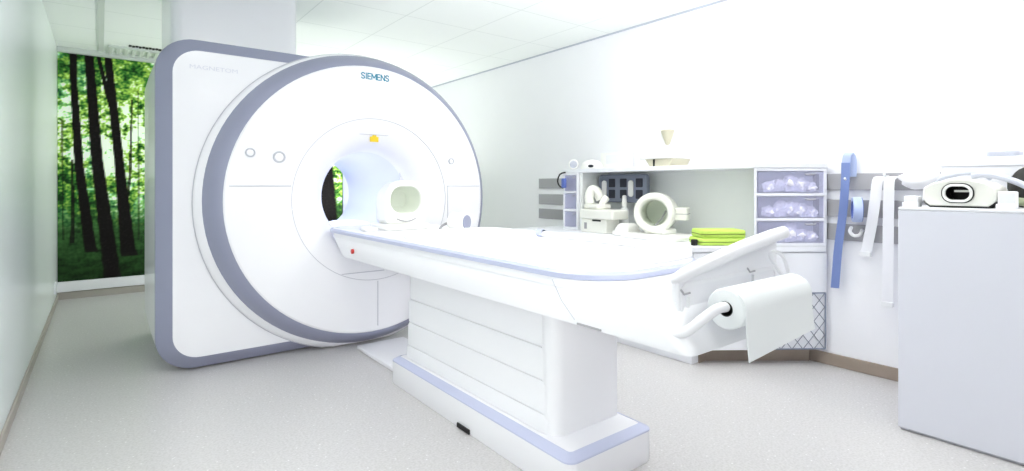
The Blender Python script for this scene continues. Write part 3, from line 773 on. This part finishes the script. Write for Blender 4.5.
# ---- grey rail boards on the right wall
for k, (za, zb, nm) in enumerate(((.978, 1.068, 'top'), (.833, .925, 'middle'), (.702, .792, 'bottom'))):
    MB_ = MB().box(XR-.014, XR-.0005, .55, 3.70, za, zb).build('wall_board', M['rail'], bevel=.002)
    tag(MB_, '%s horizontal grey board of three on the right wall' % nm, 'wall board', 'grey wall boards')

# hooks, straps, tape
XH = XR-.016
def hook(y, z, label):
    h = MB().tube([(XH, y, z), (XH-.045, y, z), (XH-.06, y, z+.012)], .006, 8).build('wall_hook', M['frame'])
    tag(h, label, 'hook', 'wall hooks')
hook(1.125, 1.03, 'small hook on the wall board carrying the blue strap')
bs = thing('blue_strap', 'long blue strap hanging from the wall beside the purple drawers', 'strap', (XH-.03, 1.14, .44))
MB().ribbon([(XH-.04, 1.127, 1.125), (XH-.05, 1.127, 1.0), (XH-.045, 1.14, .85), (XH-.04, 1.165, .65), (XH-.035, 1.182, .442)], (-.35, 1, 0), .040, .010, smooth=6).build('webbing', M['blue'], bs)
MB().ribbon([(XH-.04, 1.127, 1.12), (XH-.034, 1.122, 1.165), (XH-.02, 1.112, 1.172), (XH-.012, 1.105, 1.14), (XH-.012, 1.105, 1.05)], (-.35, 1, 0), .038, .010, smooth=6).build('loop', M['blue_l'], bs)
tr_ = thing('tape_roll', 'round blue tape roll hanging beside the blue strap', 'tape roll', (XH-.08, 1.06, .80))
ax = Vector((.44, -.90, 0)).normalized(); c0 = Vector((XH-.072, 1.085, .875))
MB().lathe([(.048, 0), (.064, 0), (.066, .004), (.066, .036), (.064, .04), (.048, .04), (.048, 0)], c0, ax, 36).build('tape', M['blue_l'], tr_)
MB().lathe([(.0478, .0), (.044, .0), (.044, .04), (.0478, .04)], c0, ax, 36).build('core', M['blue_d'], tr_)
MB().lathe([(.0645, .0405), (.064, .043), (.049, .043), (.0485, .0405)], c0, ax, 36).build('side_face', M['blue_d'], tr_)
hook(1.07, .915, 'small hook on the middle wall board carrying the blue tape roll')
lw = thing('white_loop', 'small white plastic loop below the blue tape roll', 'loop', (XH-.02, 1.09, .76))
MB().tube([(XH+.002, 1.115, .775), (XH-.03, 1.11, .755), (XH-.035, 1.09, .735), (XH-.03, 1.065, .74), (XH+.002, 1.062, .765)], .009, 10, smooth=5).build('ring', M['frame'], lw)
def strap(pts, label, w, end):
    s_ = thing('white_strap', label, 'strap', pts[-1], 'white straps')
    MB().ribbon(pts, (-.35, 1, 0), w, .010, smooth=6).build('webbing', M['webbing'], s_)
    p = Vector(pts[-1]); MB().box(p.x-.012, p.x+.012, p.y-w/2-.003, p.y+w/2+.003, p.z-.004, p.z+.02).build('end_tab', M['frame'], s_, bevel=.002)
strap([(XH-.02, .965, 1.045), (XH-.05, .975, 1.03), (XH-.05, .985, .95), (XH-.045, 1.005, .8), (XH-.04, 1.035, .635)], 'shorter white strap hanging nearest the blue strap', .048, 1)
strap([(XH-.02, .92, 1.045), (XH-.05, .925, 1.03), (XH-.05, .928, .95), (XH-.05, .93, .75), (XH-.045, .935, .39)], 'longer white strap reaching low on the wall', .046, 1)
hook(.945, 1.05, 'small hook on the top wall board carrying the white straps')
hk = MB().box(XH-.012, XH+.004, .815, .85, .115, .135, .004).build('wall_bracket', M['rail'])
tag(hk, 'tiny grey bracket low on the wall beside the tall cabinet', 'bracket')
dc_ = MB().lump((XR-.088, .79, 1.035), .08, .085, .05, seed=4, amp=.25)
tag(dc_.build('folded_sheet', M['cloth'], ang=80), 'bunched white sheet hung on the top wall board beside the tall cabinet', 'sheet')

# ================================================================== TALL CABINET AT THE RIGHT
ZC = .914
t = thing('side_cabinet', 'tall plain white cabinet at the right holding the oval coil', 'cabinet', (2.9, .3, 0))
MB().box(2.60, 3.2, -.30, .725, .0, ZC-.0135).build('carcass', M['cab_grey'], t, bevel=.003)
MB().box(2.586, 3.2, -.305, .728, ZC-.013, ZC).build('top', M['cab'], t, bevel=.004)
d = MB().box(2.586, 2.5995, -.30, .728, .012, ZC-.0135).build('door', M['cab_grey'], t, bevel=.002)
MB().box(2.5965, 2.6, -.29, .695, .002, .011).build('plinth', M['seam'], t)
# coil with oval opening
oc = thing('oval_coil', 'ivory wedge shaped coil with dark oval opening on the tall cabinet', 'coil', (2.75, .535, ZC))
y0, y1 = .434, .66
zt, zb_ = 1.022, .921
out = [(y0+.024, zb_), (y1-.024, zb_), (y1-.008, zb_+.012), (y1, zb_+.03), (y1-.002, zt-.030), (y1-.03, zt-.01), (y1-.08, zt+.004), (.549, zt+.008), (y0+.08, zt+.004), (y0+.03, zt-.01), (y0+.002, zt-.030), (y0, zb_+.03), (y0+.008, zb_+.012)]
cyo, czo = .548, .972
def oval(w, h, n=8): return rrect(cyo-w, cyo+w, czo-h, czo+h, h*.9, n)
MB().ring(out, oval(.038, .027), YZ, 2.64, 2.84).build('shell', M['coil'], oc, bevel=.006)
MB().ring(oval(.050, .039), oval(.0465, .0355), YZ, 2.634, 2.641).build('outer_bezel', M['black'], oc)
MB().ring(oval(.0463, .0353), oval(.037, .026), YZ, 2.630, 2.641).build('inner_bezel', M['coil_w'], oc, bevel=.002)
MB().loft([[YZ(a, b, x) for a, b in oval(.0378, .0268)] for x in (2.645, 2.72)], False, True).build('socket', M['black'], oc)
MB().box(2.66, 2.70, cyo-.03, cyo+.015, czo+.004, czo+.012).build('contact_bar', M['coil'], oc)
MB().prism([(y0+.024, zb_-.006), (y1-.024, zb_-.006), (y1-.008, zb_+.008), (y1-.002, zb_+.02), (y1-.024, zb_+.0), (y0+.024, zb_+.0), (y0+.002, zb_+.02), (y0+.008, zb_+.008)], YZ, 2.642, 2.83).build('gasket', M['dark'], oc)
def cradle(y, label, w=.022, h=.062):
    c_ = thing('coil_cradle', label, 'cradle', (2.75, y, ZC), 'white coil cradles')
    MB().softbox(2.62, 2.69, y-w, y+w, ZC, ZC+h, .006, .005).build('block', M['cab'], c_)
    MB().softbox(2.61, 2.63, y-w-.004, y+w+.004, ZC, ZC+.02, .004, .003).build('lip', M['cab'], c_)
cradle(.695, 'white cradle block left of the oval coil', .022, .045); cradle(.405, 'white cradle block right of the oval coil', .024, .066)
# storage case behind with pad on top
bc = thing('storage_case', 'white case behind the oval coil on the tall cabinet', 'case', (3.02, .52, ZC))
MB().softbox(2.98, 3.17, .39, .68, ZC, 1.125, .012, .008).build('body', M['cab'], bc)
MB().softbox(2.977, 3.172, .386, .684, 1.085, 1.0885, .012, .001).build('lid_seam', M['seam'], bc)
tag(MB().softbox(3.0, 3.12, .425, .53, 1.1255, 1.148, .02, .006).build('grey_pad', M['cable']), 'thin grey pad lying on the white case', 'pad')
def cable(pts, r, label):
    tag(MB().tube(pts, r, 10, smooth=8).build('grey_cable', M['cable']), label, 'cable', 'grey cables over the oval coil')
cable([(2.91, .70, .925), (2.86, .66, 1.02), (2.84, .60, 1.046), (2.83, .545, 1.052), (2.90, .52, 1.05), (2.925, .50, 1.03)], .0085, 'grey cable arching over the left half of the oval coil')
cable([(2.80, .535, 1.042), (2.79, .49, 1.045), (2.78, .45, 1.036), (2.77, .40, 1.016), (2.76, .36, .99), (2.745, .33, .96), (2.74, .30, .93)], .012, 'thick grey cable arching right of the oval coil')
tag(MB().lump((2.915, .385, ZC+.075), .05, .06, .085, seed=9, amp=.2, floor=ZC).build('dark_bag', M['dark'], ang=80), 'dark cloth bag at the right end of the tall cabinet', 'bag')
tag(MB().tube([(2.80, .415, ZC+.028), (2.80, .36, ZC+.022), (2.80, .28, ZC+.017), (2.80, .15, ZC+.016)], .0155, 12, smooth=5).build('green_hose', M['olive']), 'short olive green hose in front of the dark bag', 'hose')

# socket low on the left wall
so = thing('wall_socket', 'small white socket low on the left wall beside the mural', 'socket', (XL+.01, 5.75, .16))
MB().softbox(XL, XL+.014, 5.69, 5.80, .11, .21, .004, .003).build('plate', M['cab'], so)
MB().cyl((XL+.0135, 5.745, .16), (XL+.0165, 5.745, .16), .03, 20).build('outlet', M['frame'], so)

# ================================================================== LIGHT AND COLOUR MANAGEMENT
w = bpy.data.worlds.new('world'); SC.world = w; w.use_nodes = True
w.node_tree.nodes['Background'].inputs[0].default_value = (.9, .93, 1, 1); w.node_tree.nodes['Background'].inputs[1].default_value = .35
SC.view_settings.view_transform = 'Standard'; SC.view_settings.look = 'None'; SC.view_settings.exposure = -0.78; SC.view_settings.gamma = 1
SC.view_settings.use_curve_mapping = False
def area(name, loc, target, sx, sy, power, col=(1, 1, 1), spread=180):
    l = bpy.data.lights.new(name, 'AREA'); l.shape = 'RECTANGLE'; l.size = sx*S; l.size_y = sy*S; l.energy = power; l.spread = math.radians(spread); l.color = col
    o = bpy.data.objects.new(name, l); COL.objects.link(o); o.location = Vector(loc)*S
    o.rotation_euler = (Vector(target)-Vector(loc)).to_track_quat('-Z', 'Y').to_euler()
area('bounce_fill', (1.3, -.3, 1.0), (2.3, 1.9, 3.1), .9, .5, 66, spread=70)  # unseen fill light added to brighten the ceiling
area('side_fill', (-.2, -.55, .95), (1.1, 2.6, .2), .5, .6, 9, spread=50)  # unseen fill light added to brighten the pedestal
area('rear_bounce_fill', (2.2, 5.3, .6), (1.6, 5.4, 2.2), .8, .8, 64)  # fill light added out of sight behind the scanner, for back wall and ceiling
try:
    SC.cycles.use_denoising = True; SC.cycles.max_bounces = 14; SC.cycles.diffuse_bounces = 10; SC.cycles.transparent_max_bounces = 12
except Exception: pass
